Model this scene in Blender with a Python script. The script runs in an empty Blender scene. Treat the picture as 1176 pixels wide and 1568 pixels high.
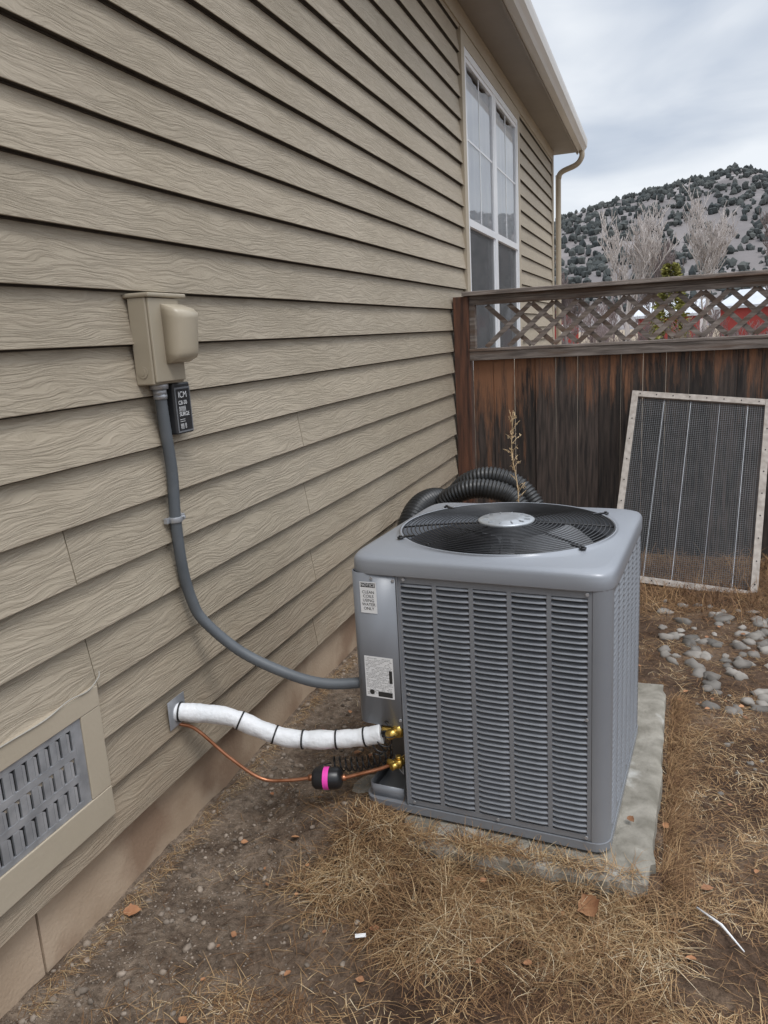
import bpy, bmesh, math, random
import numpy as np
from mathutils import Vector, Matrix, noise
random.seed(7); np.random.seed(7)
sc=bpy.context.scene
sc.view_settings.view_transform='Standard'
sc.view_settings.look='None'
sc.view_settings.exposure=0

# ------------------------------------------------------------------ helpers
def rnd(a,b): return random.uniform(a,b)
class MB:
    def __init__(s): s.v=[];s.f=[];s.r=[];s.m=[];s.uv=[];s.sm=[]
    def face(s,idx,r=0.5,m=0,uv=None,smooth=False):
        s.f.append(tuple(idx));s.r.append(r);s.m.append(m);s.uv.append(uv);s.sm.append(smooth)
    def quad(s,a,b,c,d,r=.5,m=0,uv=None,smooth=False):
        n=len(s.v);s.v+= [tuple(a),tuple(b),tuple(c),tuple(d)];s.face((n,n+1,n+2,n+3),r,m,uv,smooth)
    def box(s,lo,hi,r=.5,m=0,M=None):
        n=len(s.v)
        for x in (lo[0],hi[0]):
            for y in (lo[1],hi[1]):
                for z in (lo[2],hi[2]):
                    p=Vector((x,y,z))
                    if M is not None:p=M@p
                    s.v.append(tuple(p))
        for q in ((0,1,3,2),(4,6,7,5),(0,4,5,1),(2,3,7,6),(0,2,6,4),(1,5,7,3)):
            s.face([n+i for i in q],r,m)
    def loft(s,rings,r=.5,m=0,closed=True,cap0=False,cap1=False,smooth=True):
        n0=len(s.v);k=len(rings[0])
        for ring in rings: s.v+=[tuple(p) for p in ring]
        for i in range(len(rings)-1):
            for j in range(k if closed else k-1):
                a=n0+i*k+j;b=n0+i*k+(j+1)%k
                s.face((a,b,b+k,a+k),r,m,None,smooth)
        if cap0: s.face([n0+j for j in range(k)][::-1],r,m)
        if cap1: s.face([n0+(len(rings)-1)*k+j for j in range(k)],r,m)
    def tube(s,pts,rad,seg=8,r=.5,m=0,caps=True,smooth=True):
        pts=[Vector(p) for p in pts];rings=[]
        if not hasattr(rad,'__len__'): rad=[rad]*len(pts)
        t=(pts[1]-pts[0]).normalized()
        u=t.cross(Vector((0,0,1)))
        if u.length<.05:u=t.cross(Vector((1,0,0)))
        u.normalize()
        for i,p in enumerate(pts):
            if i==0:t=pts[1]-pts[0]
            elif i==len(pts)-1:t=pts[-1]-pts[-2]
            else:t=pts[i+1]-pts[i-1]
            t.normalize();u=(u-t*u.dot(t)).normalized();w=t.cross(u)
            rings.append([p+(u*math.cos(2*math.pi*j/seg)+w*math.sin(2*math.pi*j/seg))*rad[i] for j in range(seg)])
        s.loft(rings,r,m,True,caps,caps,smooth)
    def obj(s,name,mats,parent=None,bevel=0,M=None):
        me=bpy.data.meshes.new(name);me.from_pydata(s.v,[],s.f)
        at=me.attributes.new('rnd','FLOAT','FACE');at.data.foreach_set('value',s.r)
        me.polygons.foreach_set('material_index',s.m)
        me.polygons.foreach_set('use_smooth',s.sm)
        if any(u is not None for u in s.uv):
            ul=me.uv_layers.new(name='UVMap');i=0
            for f,u in zip(s.f,s.uv):
                for k in range(len(f)):
                    if u is not None: ul.data[i].uv=u[k]
                    i+=1
        if not isinstance(mats,(list,tuple)):mats=[mats]
        for mm in mats: me.materials.append(mm)
        me.update()
        o=bpy.data.objects.new(name,me);sc.collection.objects.link(o)
        if parent:o.parent=parent
        if M is not None:o.matrix_world=M
        if bevel:
            b=o.modifiers.new('b','BEVEL');b.width=bevel;b.segments=2;b.limit_method='ANGLE';b.angle_limit=math.radians(40)
        return o
def empty(name,M=None):
    o=bpy.data.objects.new(name,None);sc.collection.objects.link(o)
    o.empty_display_size=.1
    if M is not None:o.matrix_world=M
    return o
def spline(pts,n=10):
    P=[Vector(p) for p in pts];P=[P[0]*2-P[1]]+P+[P[-1]*2-P[-2]];out=[]
    for i in range(1,len(P)-2):
        for k in range(n):
            t=k/n;a,b,c,d=P[i-1],P[i],P[i+1],P[i+2]
            out.append(.5*((2*b)+(c-a)*t+(2*a-5*b+4*c-d)*t*t+(3*b-a-3*c+d)*t**3))
    out.append(P[-2]);return out

# ------------------------------------------------------------------ materials
def mk(name,c1,c2=None,scale=5,rough=.6,bump=0,bscale=60,metal=0,stretch=(1,1,1),rv=0,spec=.5,bdist=.002,detail=6,c3=None,s3=2,t3=.5):
    m=bpy.data.materials.new(name);m.use_nodes=True;nt=m.node_tree;N=nt.nodes;Lk=nt.links
    b=N['Principled BSDF'];b.inputs['Roughness'].default_value=rough;b.inputs['Metallic'].default_value=metal
    b.inputs['Specular IOR Level'].default_value=spec
    tc=N.new('ShaderNodeTexCoord');mp=N.new('ShaderNodeMapping');mp.inputs['Scale'].default_value=stretch
    Lk.new(tc.outputs['Object'],mp.inputs[0])
    at=N.new('ShaderNodeAttribute');at.attribute_name='rnd'
    add=N.new('ShaderNodeVectorMath');add.operation='MULTIPLY_ADD'
    Lk.new(at.outputs['Fac'],add.inputs[0]);add.inputs[1].default_value=(17,23,31) if rv else (0,0,0);Lk.new(mp.outputs[0],add.inputs[2])
    c2=c2 or c1
    n=N.new('ShaderNodeTexNoise');n.inputs['Scale'].default_value=scale;n.inputs['Detail'].default_value=detail
    Lk.new(add.outputs[0],n.inputs[0])
    cr=N.new('ShaderNodeValToRGB');cr.color_ramp.elements[0].position=.33;cr.color_ramp.elements[1].position=.67
    cr.color_ramp.elements[0].color=(*c1,1);cr.color_ramp.elements[1].color=(*c2,1)
    Lk.new(n.outputs[0],cr.inputs[0]);col=cr.outputs[0]
    if c3:
        n3=N.new('ShaderNodeTexNoise');n3.inputs['Scale'].default_value=s3;n3.inputs['Detail'].default_value=6
        Lk.new(add.outputs[0],n3.inputs[0])
        r3=N.new('ShaderNodeValToRGB');r3.color_ramp.elements[0].position=t3;r3.color_ramp.elements[1].position=t3+.13
        Lk.new(n3.outputs[0],r3.inputs[0])
        mx=N.new('ShaderNodeMix');mx.data_type='RGBA';Lk.new(r3.outputs[0],mx.inputs[0]);Lk.new(col,mx.inputs[6]);mx.inputs[7].default_value=(*c3,1);col=mx.outputs[2]
    if rv:
        hs=N.new('ShaderNodeMapRange');hs.inputs[3].default_value=1-rv;hs.inputs[4].default_value=1+rv
        Lk.new(at.outputs['Fac'],hs.inputs[0])
        vm=N.new('ShaderNodeVectorMath');vm.operation='SCALE';Lk.new(col,vm.inputs[0]);Lk.new(hs.outputs[0],vm.inputs['Scale']);col=vm.outputs[0]
    Lk.new(col,b.inputs['Base Color'])
    if bump:
        nb=N.new('ShaderNodeTexNoise');nb.inputs['Scale'].default_value=bscale;nb.inputs['Detail'].default_value=6
        Lk.new(add.outputs[0],nb.inputs[0])
        bp=N.new('ShaderNodeBump');bp.inputs['Strength'].default_value=bump;bp.inputs['Distance'].default_value=bdist
        Lk.new(nb.outputs[0],bp.inputs['Height']);Lk.new(bp.outputs[0],b.inputs['Normal'])
    return m
def rampmat(name,stops,rough=.8,spec=.3):
    m=bpy.data.materials.new(name);m.use_nodes=True;nt=m.node_tree;N=nt.nodes;Lk=nt.links
    b=N['Principled BSDF'];b.inputs['Roughness'].default_value=rough;b.inputs['Specular IOR Level'].default_value=spec
    at=N.new('ShaderNodeAttribute');at.attribute_name='rnd'
    cr=N.new('ShaderNodeValToRGB');e=cr.color_ramp.elements
    e[0].position=stops[0][0];e[0].color=(*stops[0][1],1);e[1].position=stops[-1][0];e[1].color=(*stops[-1][1],1)
    for p,c in stops[1:-1]:
        q=e.new(p);q.color=(*c,1)
    Lk.new(at.outputs['Fac'],cr.inputs[0]);Lk.new(cr.outputs[0],b.inputs['Base Color'])
    return m

def siding_mat():
    m=bpy.data.materials.new('siding_paint');m.use_nodes=True;nt=m.node_tree;N=nt.nodes;Lk=nt.links
    b=N['Principled BSDF'];b.inputs['Roughness'].default_value=.55;b.inputs['Specular IOR Level'].default_value=.35
    uv=N.new('ShaderNodeUVMap');uv.uv_map='UVMap'
    mp0=N.new('ShaderNodeMapping');mp0.inputs['Scale'].default_value=(1.8,6,1);Lk.new(uv.outputs[0],mp0.inputs[0])
    w=N.new('ShaderNodeTexNoise');w.inputs['Scale'].default_value=1.6;w.inputs['Detail'].default_value=2;Lk.new(mp0.outputs[0],w.inputs[0])
    mp=N.new('ShaderNodeMapping');mp.inputs['Scale'].default_value=(7.0,125,1);Lk.new(uv.outputs[0],mp.inputs[0])
    ad=N.new('ShaderNodeVectorMath');ad.operation='MULTIPLY_ADD';ad.inputs[1].default_value=(0,13,0)
    Lk.new(w.outputs['Color'],ad.inputs[0]);Lk.new(mp.outputs[0],ad.inputs[2])
    g=N.new('ShaderNodeTexNoise');g.inputs['Scale'].default_value=1.0;g.inputs['Detail'].default_value=5;g.inputs['Roughness'].default_value=.65;Lk.new(ad.outputs[0],g.inputs[0])
    r=N.new('ShaderNodeValToRGB');r.color_ramp.elements[0].position=.38;r.color_ramp.elements[1].position=.58;Lk.new(g.outputs[0],r.inputs[0])
    bp=N.new('ShaderNodeBump');bp.inputs['Strength'].default_value=1;bp.inputs['Distance'].default_value=.0014
    Lk.new(r.outputs[0],bp.inputs['Height']);Lk.new(bp.outputs[0],b.inputs['Normal'])
    tc=N.new('ShaderNodeTexCoord')
    n=N.new('ShaderNodeTexNoise');n.inputs['Scale'].default_value=1.3;n.inputs['Detail'].default_value=7;Lk.new(tc.outputs['Object'],n.inputs[0])
    cr=N.new('ShaderNodeValToRGB');cr.color_ramp.elements[0].position=.3;cr.color_ramp.elements[1].position=.7
    cr.color_ramp.elements[0].color=(.395,.335,.25,1);cr.color_ramp.elements[1].color=(.455,.39,.30,1);Lk.new(n.outputs[0],cr.inputs[0])
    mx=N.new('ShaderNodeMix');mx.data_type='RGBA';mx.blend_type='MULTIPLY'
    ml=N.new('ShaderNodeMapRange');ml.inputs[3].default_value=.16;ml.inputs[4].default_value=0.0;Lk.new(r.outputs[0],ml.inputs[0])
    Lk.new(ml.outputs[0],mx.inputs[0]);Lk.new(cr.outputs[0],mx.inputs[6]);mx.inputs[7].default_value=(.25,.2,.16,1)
    at=N.new('ShaderNodeAttribute');at.attribute_name='rnd'
    hs=N.new('ShaderNodeMapRange');hs.inputs[3].default_value=.92;hs.inputs[4].default_value=1.05;Lk.new(at.outputs['Fac'],hs.inputs[0])
    vm=N.new('ShaderNodeVectorMath');vm.operation='SCALE';Lk.new(mx.outputs[2],vm.inputs[0]);Lk.new(hs.outputs[0],vm.inputs['Scale'])
    sp=N.new('ShaderNodeSeparateXYZ');Lk.new(tc.outputs['Object'],sp.inputs[0])
    dm=N.new('ShaderNodeMapRange');dm.inputs[1].default_value=.2;dm.inputs[2].default_value=.8;dm.inputs[3].default_value=.7;dm.inputs[4].default_value=0;Lk.new(sp.outputs[2],dm.inputs[0])
    dn=N.new('ShaderNodeTexNoise');dn.inputs['Scale'].default_value=9;dn.inputs['Detail'].default_value=8;Lk.new(tc.outputs['Object'],dn.inputs[0])
    mu=N.new('ShaderNodeMath');mu.operation='MULTIPLY';Lk.new(dm.outputs[0],mu.inputs[0]);Lk.new(dn.outputs[0],mu.inputs[1])
    m2=N.new('ShaderNodeMix');m2.data_type='RGBA';Lk.new(mu.outputs[0],m2.inputs[0]);Lk.new(vm.outputs[0],m2.inputs[6]);m2.inputs[7].default_value=(.25,.165,.105,1)
    Lk.new(m2.outputs[2],b.inputs['Base Color'])
    return m
M_side=siding_mat()
M_lapshade=mk('siding_lap_shade',(.035,.028,.022),(.06,.05,.04),20,.9)  # shade under the laps, painted in as a near-black brown
M_trim=mk('tan_trim_paint',(.40,.34,.255),(.45,.385,.295),3,.6,.3,80,stretch=(6,1,1))
M_found=mk('foundation_stucco',(.37,.27,.185),(.47,.36,.26),4,.85,.6,90,bdist=.003,c3=(.29,.195,.13),s3=3)
M_soffit=mk('soffit_paint',(.24,.21,.18),(.28,.245,.21),2,.6,.2,60)
M_gutter=mk('gutter_paint',(.58,.55,.51),(.63,.60,.56),2,.35)
M_roof=mk('roof_shingle',(.10,.09,.085),(.16,.14,.13),14,.9,.6,40,bdist=.01)
M_white=mk('white_vinyl',(.76,.77,.79),(.82,.82,.83),3,.35)
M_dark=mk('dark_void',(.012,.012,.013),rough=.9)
M_curt=mk('curtain_cloth',(.80,.83,.88),(.86,.88,.90),1.5,.9,stretch=(1,6,.3))
M_scr=mk('insect_screen',(.10,.105,.11),(.14,.14,.145),4,.8)
M_ac=mk('condenser_paint',(.215,.225,.245),(.245,.257,.278),3,.38,.08,400,metal=.15)
M_aclid=mk('condenser_lid_paint',(.265,.28,.31),(.295,.31,.335),2.5,.34,.08,400,metal=.15)
M_acdk=mk('condenser_inner',(.03,.031,.034),(.05,.05,.055),12,.5,.3,200)
M_shr=mk('fan_shroud_metal',(.06,.062,.068),(.09,.092,.10),6,.45)
M_blk=mk('black_coated_wire',(.012,.012,.013),(.02,.02,.022),20,.35)
M_cap=mk('motor_cap_metal',(.40,.42,.44),(.50,.52,.54),9,.35,.3,70,metal=.5)
M_conc=mk('pad_concrete',(.17,.155,.125),(.32,.295,.25),14,.93,1,60,bdist=.005,c3=(.46,.45,.42),s3=7,t3=.60)
M_box=mk('disconnect_paint',(.34,.29,.215),(.38,.33,.25),5,.4,.1,200)
M_cond=mk('conduit_pvc',(.085,.095,.105),(.12,.13,.14),8,.5,.15,150)
M_galv=mk('pale_grey_lines',(.34,.35,.37),(.50,.51,.53),18,.42,.3,80,metal=.5)
M_foam=mk('white_insulation_wrap',(.72,.73,.74),(.82,.82,.83),9,.55,.8,35,bdist=.008)
M_cop=mk('copper',(.36,.15,.075),(.55,.25,.14),25,.35,.1,100,metal=.8)
M_brass=mk('brass',(.60,.40,.10),(.70,.48,.14),12,.3,metal=.9)
M_pink=mk('pink_tape',(.85,.04,.42),(.9,.08,.5),9,.5)
M_lab=mk('label_white',(.78,.78,.78),(.82,.82,.82),5,.4)
M_ink=mk('label_ink',(.03,.03,.03),rough=.5)
M_hose=mk('black_drain_pipe',(.012,.013,.014),(.03,.03,.03),7,.4,.2,50)
M_wood=mk('weathered_wood',(.11,.09,.078),(.30,.255,.225),5,.85,.9,30,stretch=(1,6,12),rv=.25,bdist=.004,c3=(.14,.095,.07),s3=1.5)
M_whw=mk('whitewashed_wood',(.31,.27,.235),(.47,.42,.375),6,.85,.7,40,stretch=(5,5,2),bdist=.002)
M_wire=mk('screen_wire',(.10,.105,.11),(.15,.155,.16),10,.5,metal=.3)
M_rock=mk('river_rock',(.13,.115,.10),(.28,.255,.225),9,.8,.5,50,rv=.4,bdist=.004)
M_barn=mk('red_barn_paint',(.28,.035,.03),(.36,.05,.04),1,.7)
M_snow=mk('frosted_roof',(.45,.47,.50),(.56,.57,.60),1,.7)
M_bark=mk('pale_bark',(.46,.41,.385),(.60,.55,.52),2,.9)
M_bark2=mk('brown_bark',(.17,.135,.13),(.24,.195,.185),2,.9)
M_brush=mk('brush_twigs',(.17,.13,.125),(.25,.195,.19),.4,.9)
M_pine=rampmat('juniper_foliage',[(0,(.05,.057,.058)),(1,(.095,.10,.095))],.9,.1)  # distance haze mixed into the greyed foliage colours
M_ever=rampmat('evergreen_needles',[(0,(.12,.12,.03)),(1,(.30,.28,.09))],.9,.1)
M_hill=mk('hill_soil',(.125,.115,.115),(.19,.17,.165),.02,1,.5,.05,bdist=3,c3=(.25,.23,.225),s3=.03)
M_grass=rampmat('dry_grass_blades',[(0,(.075,.042,.025)),(.25,(.17,.09,.045)),(.55,(.34,.205,.10)),(.8,(.52,.37,.20)),(1,(.66,.55,.38))],.75,.25)
M_leaf=mk('dead_leaf',(.24,.10,.045),(.38,.19,.09),30,.7,rv=.3)
M_debris=mk('soil_pebbles',(.12,.09,.065),(.30,.245,.195),30,.9,rv=.4)

def fence_mat():
    m=mk('fence_board_stain',(.016,.013,.012),(.075,.055,.046),4,.7,.9,26,stretch=(14,14,1.1),rv=.35,bdist=.004)
    nt=m.node_tree;N=nt.nodes;Lk=nt.links;b=N['Principled BSDF']
    src=b.inputs['Base Color'].links[0].from_socket
    tc=N.new('ShaderNodeTexCoord');sp=N.new('ShaderNodeSeparateXYZ');Lk.new(tc.outputs['Object'],sp.inputs[0])
    mp=N.new('ShaderNodeMapping');mp.inputs['Scale'].default_value=(13,13,1.1);Lk.new(tc.outputs['Object'],mp.inputs[0])
    n=N.new('ShaderNodeTexNoise');n.inputs['Scale'].default_value=1.6;n.inputs['Detail'].default_value=8;n.inputs['Roughness'].default_value=.75;Lk.new(mp.outputs[0],n.inputs[0])
    zr=N.new('ShaderNodeMapRange');zr.inputs[1].default_value=.75;zr.inputs[2].default_value=1.3;zr.inputs[3].default_value=-.09;zr.inputs[4].default_value=.15;Lk.new(sp.outputs[2],zr.inputs[0])
    xr=N.new('ShaderNodeMapRange');xr.inputs[1].default_value=.25;xr.inputs[2].default_value=.75;xr.inputs[3].default_value=.17;xr.inputs[4].default_value=-.01;Lk.new(sp.outputs[0],xr.inputs[0])
    a=N.new('ShaderNodeMath');Lk.new(n.outputs[0],a.inputs[0]);Lk.new(zr.outputs[0],a.inputs[1])
    a2=N.new('ShaderNodeMath');Lk.new(a.outputs[0],a2.inputs[0]);Lk.new(xr.outputs[0],a2.inputs[1])
    r=N.new('ShaderNodeValToRGB');r.color_ramp.elements[0].position=.56;r.color_ramp.elements[1].position=.74;Lk.new(a2.outputs[0],r.inputs[0])
    mx=N.new('ShaderNodeMix');mx.data_type='RGBA';Lk.new(r.outputs[0],mx.inputs[0]);Lk.new(src,mx.inputs[6]);mx.inputs[7].default_value=(.25,.115,.058,1)
    Lk.new(mx.outputs[2],b.inputs['Base Color']);return m
M_fence=fence_mat()
M_post=mk('fence_post_stain',(.035,.018,.013),(.17,.07,.038),3,.7,.9,26,stretch=(12,12,1.0),bdist=.004)

def ground_mat():
    m=bpy.data.materials.new('soil');m.use_nodes=True;nt=m.node_tree;N=nt.nodes;Lk=nt.links
    b=N['Principled BSDF'];b.inputs['Roughness'].default_value=.9;b.inputs['Specular IOR Level'].default_value=.2
    tc=N.new('ShaderNodeTexCoord')
    def nz(s,d=8,ro=.6):
        n=N.new('ShaderNodeTexNoise');n.inputs['Scale'].default_value=s;n.inputs['Detail'].default_value=d;n.inputs['Roughness'].default_value=ro;Lk.new(tc.outputs['Object'],n.inputs[0]);return n
    n1=nz(2.6);r1=N.new('ShaderNodeValToRGB');e=r1.color_ramp.elements
    e[0].position=.36;e[0].color=(.065,.040,.027,1);e[1].position=.68;e[1].color=(.24,.175,.125,1);q=e.new(.52);q.color=(.125,.082,.056,1)
    Lk.new(n1.outputs[0],r1.inputs[0])
    n2=nz(38,8,.8);r2=N.new('ShaderNodeValToRGB');r2.color_ramp.elements[0].position=.36;r2.color_ramp.elements[1].position=.64
    r2.color_ramp.elements[0].color=(.42,.39,.37,1);r2.color_ramp.elements[1].color=(1.45,1.42,1.38,1);Lk.new(n2.outputs[0],r2.inputs[0])
    sp=N.new('ShaderNodeSeparateXYZ');Lk.new(tc.outputs['Object'],sp.inputs[0])
    xr=N.new('ShaderNodeMapRange');xr.inputs[1].default_value=.2;xr.inputs[2].default_value=.85;xr.inputs[3].default_value=.85;xr.inputs[4].default_value=0;Lk.new(sp.outputs[0],xr.inputs[0])
    m2=N.new('ShaderNodeMix');m2.data_type='RGBA';Lk.new(xr.outputs[0],m2.inputs[0]);Lk.new(r1.outputs[0],m2.inputs[6])
    r4=N.new('ShaderNodeValToRGB');r4.color_ramp.elements[0].color=(.13,.095,.07,1);r4.color_ramp.elements[1].color=(.35,.28,.215,1);r4.color_ramp.elements[0].position=.36;r4.color_ramp.elements[1].position=.66
    n4=nz(7);Lk.new(n4.outputs[0],r4.inputs[0]);Lk.new(r4.outputs[0],m2.inputs[7])
    mx=N.new('ShaderNodeMix');mx.data_type='RGBA';mx.blend_type='MULTIPLY';mx.inputs[0].default_value=.9;Lk.new(m2.outputs[2],mx.inputs[6]);Lk.new(r2.outputs[0],mx.inputs[7])
    yr=N.new('ShaderNodeMapRange');yr.inputs[1].default_value=6;yr.inputs[2].default_value=12;Lk.new(sp.outputs[1],yr.inputs[0])
    m3=N.new('ShaderNodeMix');m3.data_type='RGBA';Lk.new(yr.outputs[0],m3.inputs[0]);Lk.new(mx.outputs[2],m3.inputs[6])
    n5=nz(.15);r5=N.new('ShaderNodeValToRGB');r5.color_ramp.elements[0].color=(.22,.17,.12,1);r5.color_ramp.elements[1].color=(.36,.30,.23,1);Lk.new(n5.outputs[0],r5.inputs[0]);Lk.new(r5.outputs[0],m3.inputs[7])
    Lk.new(m3.outputs[2],b.inputs['Base Color'])
    nb=nz(45,8,.7);bp=N.new('ShaderNodeBump');bp.inputs['Strength'].default_value=1;bp.inputs['Distance'].default_value=.022
    Lk.new(nb.outputs[0],bp.inputs['Height']);Lk.new(bp.outputs[0],b.inputs['Normal'])
    return m
M_soil=ground_mat()

M_glass=bpy.data.materials.new('window_glass');M_glass.use_nodes=True
nt=M_glass.node_tree;nt.nodes.clear()
o_=nt.nodes.new('ShaderNodeOutputMaterial');mxs=nt.nodes.new('ShaderNodeMixShader');tr=nt.nodes.new('ShaderNodeBsdfTransparent');gl=nt.nodes.new('ShaderNodeBsdfGlossy');gl.inputs['Roughness'].default_value=.02
fr=nt.nodes.new('ShaderNodeFresnel');fr.inputs[0].default_value=1.5
nt.links.new(fr.outputs[0],mxs.inputs[0]);nt.links.new(tr.outputs[0],mxs.inputs[1]);nt.links.new(gl.outputs[0],mxs.inputs[2]);nt.links.new(mxs.outputs[0],o_.inputs[0])

# ------------------------------------------------------------------ ground
def sst(a,b,x):
    t=max(0,min(1,(x-a)/(b-a)));return t*t*(3-2*t)
def mound(x,y):
    return sst(.86,.60,x)*sst(.15,.45,x)*sst(1.62,1.95,y)*sst(3.3,2.9,y)
def gh(x,y):
    f=1.0 if (-.5<x<4.5 and .3<y<6) else 0.35
    h=.016*noise.noise((x*2.3,y*2.3,1))+.010*noise.noise((x*8,y*8,5))+.006*noise.noise((x*23,y*23,9))
    h*=f
    if x<.35: h+=.02*(1-max(x,0)/.35)
    if y>3.2: h-=.02*min(y-3.2,2.0)
    h+=.022*sst(1.4,1.8,y)*sst(2.1,1.9,y)*sst(1.8,1.4,x)*sst(.3,.6,x)
    return h-.006+.078*mound(x,y)*(1+.25*noise.noise((x*6,y*6,0)))
def axis(a,b,st,far):
    L=list(np.arange(a,b,st));g=st;x=a;lo=[]
    while x>-far: g*=1.35;x-=g;lo.append(x)
    x=L[-1];g=st
    while x<far: g*=1.35;x+=g;L.append(x)
    return lo[::-1]+L
xs=axis(-.1,2.9,.018,3000);ys=axis(.9,5.4,.02,3000)
mb=MB();nx=len(xs);ny=len(ys)
mb.v=[(x,y,gh(x,y)) for y in ys for x in xs]
fc=[(j*nx+i,j*nx+i+1,(j+1)*nx+i+1,(j+1)*nx+i) for j in range(ny-1) for i in range(nx-1)]
mb.f=fc;mb.r=[.5]*len(fc);mb.m=[0]*len(fc);mb.uv=[None]*len(fc);mb.sm=[True]*len(fc)
mb.obj('ground',M_soil)

# ------------------------------------------------------------------ house
house=empty('house')
Z0=.224;EX=.1435
WY0,WY1,WZ0,WZ1=5.78,8.10,1.22,3.44
mb=MB()
joints={0:[2.80],2:[2.83],4:[2.82],6:[2.81],3:[1.48],5:[1.46],1:[4.3],7:[5.3,.2],8:[-1.5],9:[8.9],10:[-.8],12:[9.4],14:[-2]}
for k in range(25):
    z0=Z0+EX*k; z1=z0+EX+.012
    brk=[-4.0]+sorted(joints.get(k,[]))+[10.655]
    segs=list(zip(brk[:-1],brk[1:]))
    out=[]
    for a,b_ in segs:
        if z1>WZ0+.03 and z0<WZ1-.03:
            if a<WY0+.04: out.append((a,min(b_,WY0+.04)))
            if b_>WY1-.04: out.append((max(a,WY1-.04),b_))
        else: out.append((a,b_))
    for a,b_ in out:
        if b_-a<.02: continue
        a+=.0018;b_-=.0018
        r=rnd(0,1);uo=rnd(0,50);vo=rnd(0,50)
        n=max(2,int((b_-a)/.2));dx=rnd(0,.002)
        ys_=[a+(b_-a)*i/n for i in range(n+1)]
        pr=[]
        for yy in ys_:
            wv=.0018*noise.noise((yy*1.3,k*7.7,0))
            fx=.028+dx+.002*noise.noise((yy*2,k*3.1,4))
            pr.append([(.0,yy,z0+wv+.001),(fx-.0015,yy,z0+wv),(fx,yy,z0+wv+.0015),(.006,yy,z1),(.004,yy,z0+wv-.0045),(.013,yy,z0+wv-.0045),(.013,yy,z0+wv+.001)])
        for i in range(n):
            p,q=pr[i],pr[i+1];u0=ys_[i]+uo;u1=ys_[i+1]+uo
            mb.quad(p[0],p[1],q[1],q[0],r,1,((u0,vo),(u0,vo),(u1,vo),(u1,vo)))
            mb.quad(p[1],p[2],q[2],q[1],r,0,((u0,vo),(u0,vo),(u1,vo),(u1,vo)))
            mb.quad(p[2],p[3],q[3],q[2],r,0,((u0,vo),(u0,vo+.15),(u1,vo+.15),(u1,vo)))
            if k>0:  # thin dark strip below the lip, added to paint the lap shadow line
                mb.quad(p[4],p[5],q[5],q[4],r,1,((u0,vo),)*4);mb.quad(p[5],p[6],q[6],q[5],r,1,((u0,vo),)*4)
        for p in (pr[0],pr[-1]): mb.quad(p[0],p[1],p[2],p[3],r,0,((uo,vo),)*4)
mb.obj('siding_boards',[M_side,M_lapshade],house)
mb=MB()
mb.box((-.16,-4,.20),(.0015,WY0+.02,3.70));mb.box((-.16,WY1-.02,.20),(.0015,10.70,3.70))
mb.box((-.16,WY0+.02,.20),(.0015,WY1-.02,WZ0));mb.box((-.16,WY0+.02,WZ1),(.0015,WY1-.02,3.70))
mb.box((-8,10.55,.2),(-.162,10.70,3.7));mb.box((-8,-4,.2),(-.162,-3.85,3.7));mb.box((-8.15,-4,.2),(-8.002,10.7,3.7))
for y in (10.69,-3.99):
    mb.face([len(mb.v)+i for i in range(3)]);mb.v+=[(0,y,3.71),(-8.1,y,3.71),(-4.05,y,5.5)]
mb.obj('walls',mk('wall_sheathing',(.33,.27,.2),(.37,.31,.24),2,.7),house)
mb=MB()
mb.box((-8.1,-3.95,-.3),(-.012,1.205,.222));mb.box((-8.1,1.211,-.3),(-.010,10.66,.2225))
mb.obj('foundation',M_found,house)
mb=MB();mb.box((-.002,10.66,.224),(.034,10.775,3.68));mb.box((-.10,10.741,.224),(-.004,10.772,3.68))
mb.box((.0,-4,3.56),(.034,10.655,3.6805))
mb.obj('corner_and_frieze_boards',M_trim,house,.002)
mb=MB();mb.box((-.1,-4.3,3.682),(.298,11.0,3.694));mb.box((.300,-4.3,3.655),(.318,11.0,3.83))
mb.obj('soffit_and_fascia',M_soffit,house)
prof=[(.320,3.83),(.320,3.672),(.385,3.672),(.400,3.70),(.425,3.735),(.432,3.79),(.432,3.822),(.420,3.822),(.420,3.795),(.395,3.71),(.38,3.684),(.332,3.684),(.332,3.83)]
mb=MB();rg=[[Vector((x,y,z)) for x,z in prof] for y in (-4.3,11.02)]
mb.loft(rg,cap0=True,cap1=True,smooth=False)
mb.quad((.321,11.021,3.83),(.321,11.021,3.673),(.385,11.021,3.673),(.43,11.021,3.822))
mb.obj('gutter',M_gutter,house)
mb=MB()
mb.tube(spline([(.37,10.9,3.68),(.37,10.9,3.60),(.30,10.92,3.52),(.12,10.94,3.46),(.075,10.94,3.38),(.07,10.94,3.2),(.07,10.94,1.0),(.07,10.94,.1)],6),.036,8)
mb.obj('downspout',M_trim,house)
mb=MB()
a=Vector((.36,-4.35,3.835));bb=Vector((-4.05,-4.35,5.62));cc=Vector((-8.46,-4.35,3.835));dv=Vector((0,15.4,0));up_=Vector((0,0,.06))
for p,q in ((a,bb),(bb,cc)):
    mb.loft([[p,q,q+up_,p+up_],[p+dv,q+dv,q+dv+up_,p+dv+up_]],cap0=True,cap1=True,smooth=False)
mb.obj('roof',M_roof,house)
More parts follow.
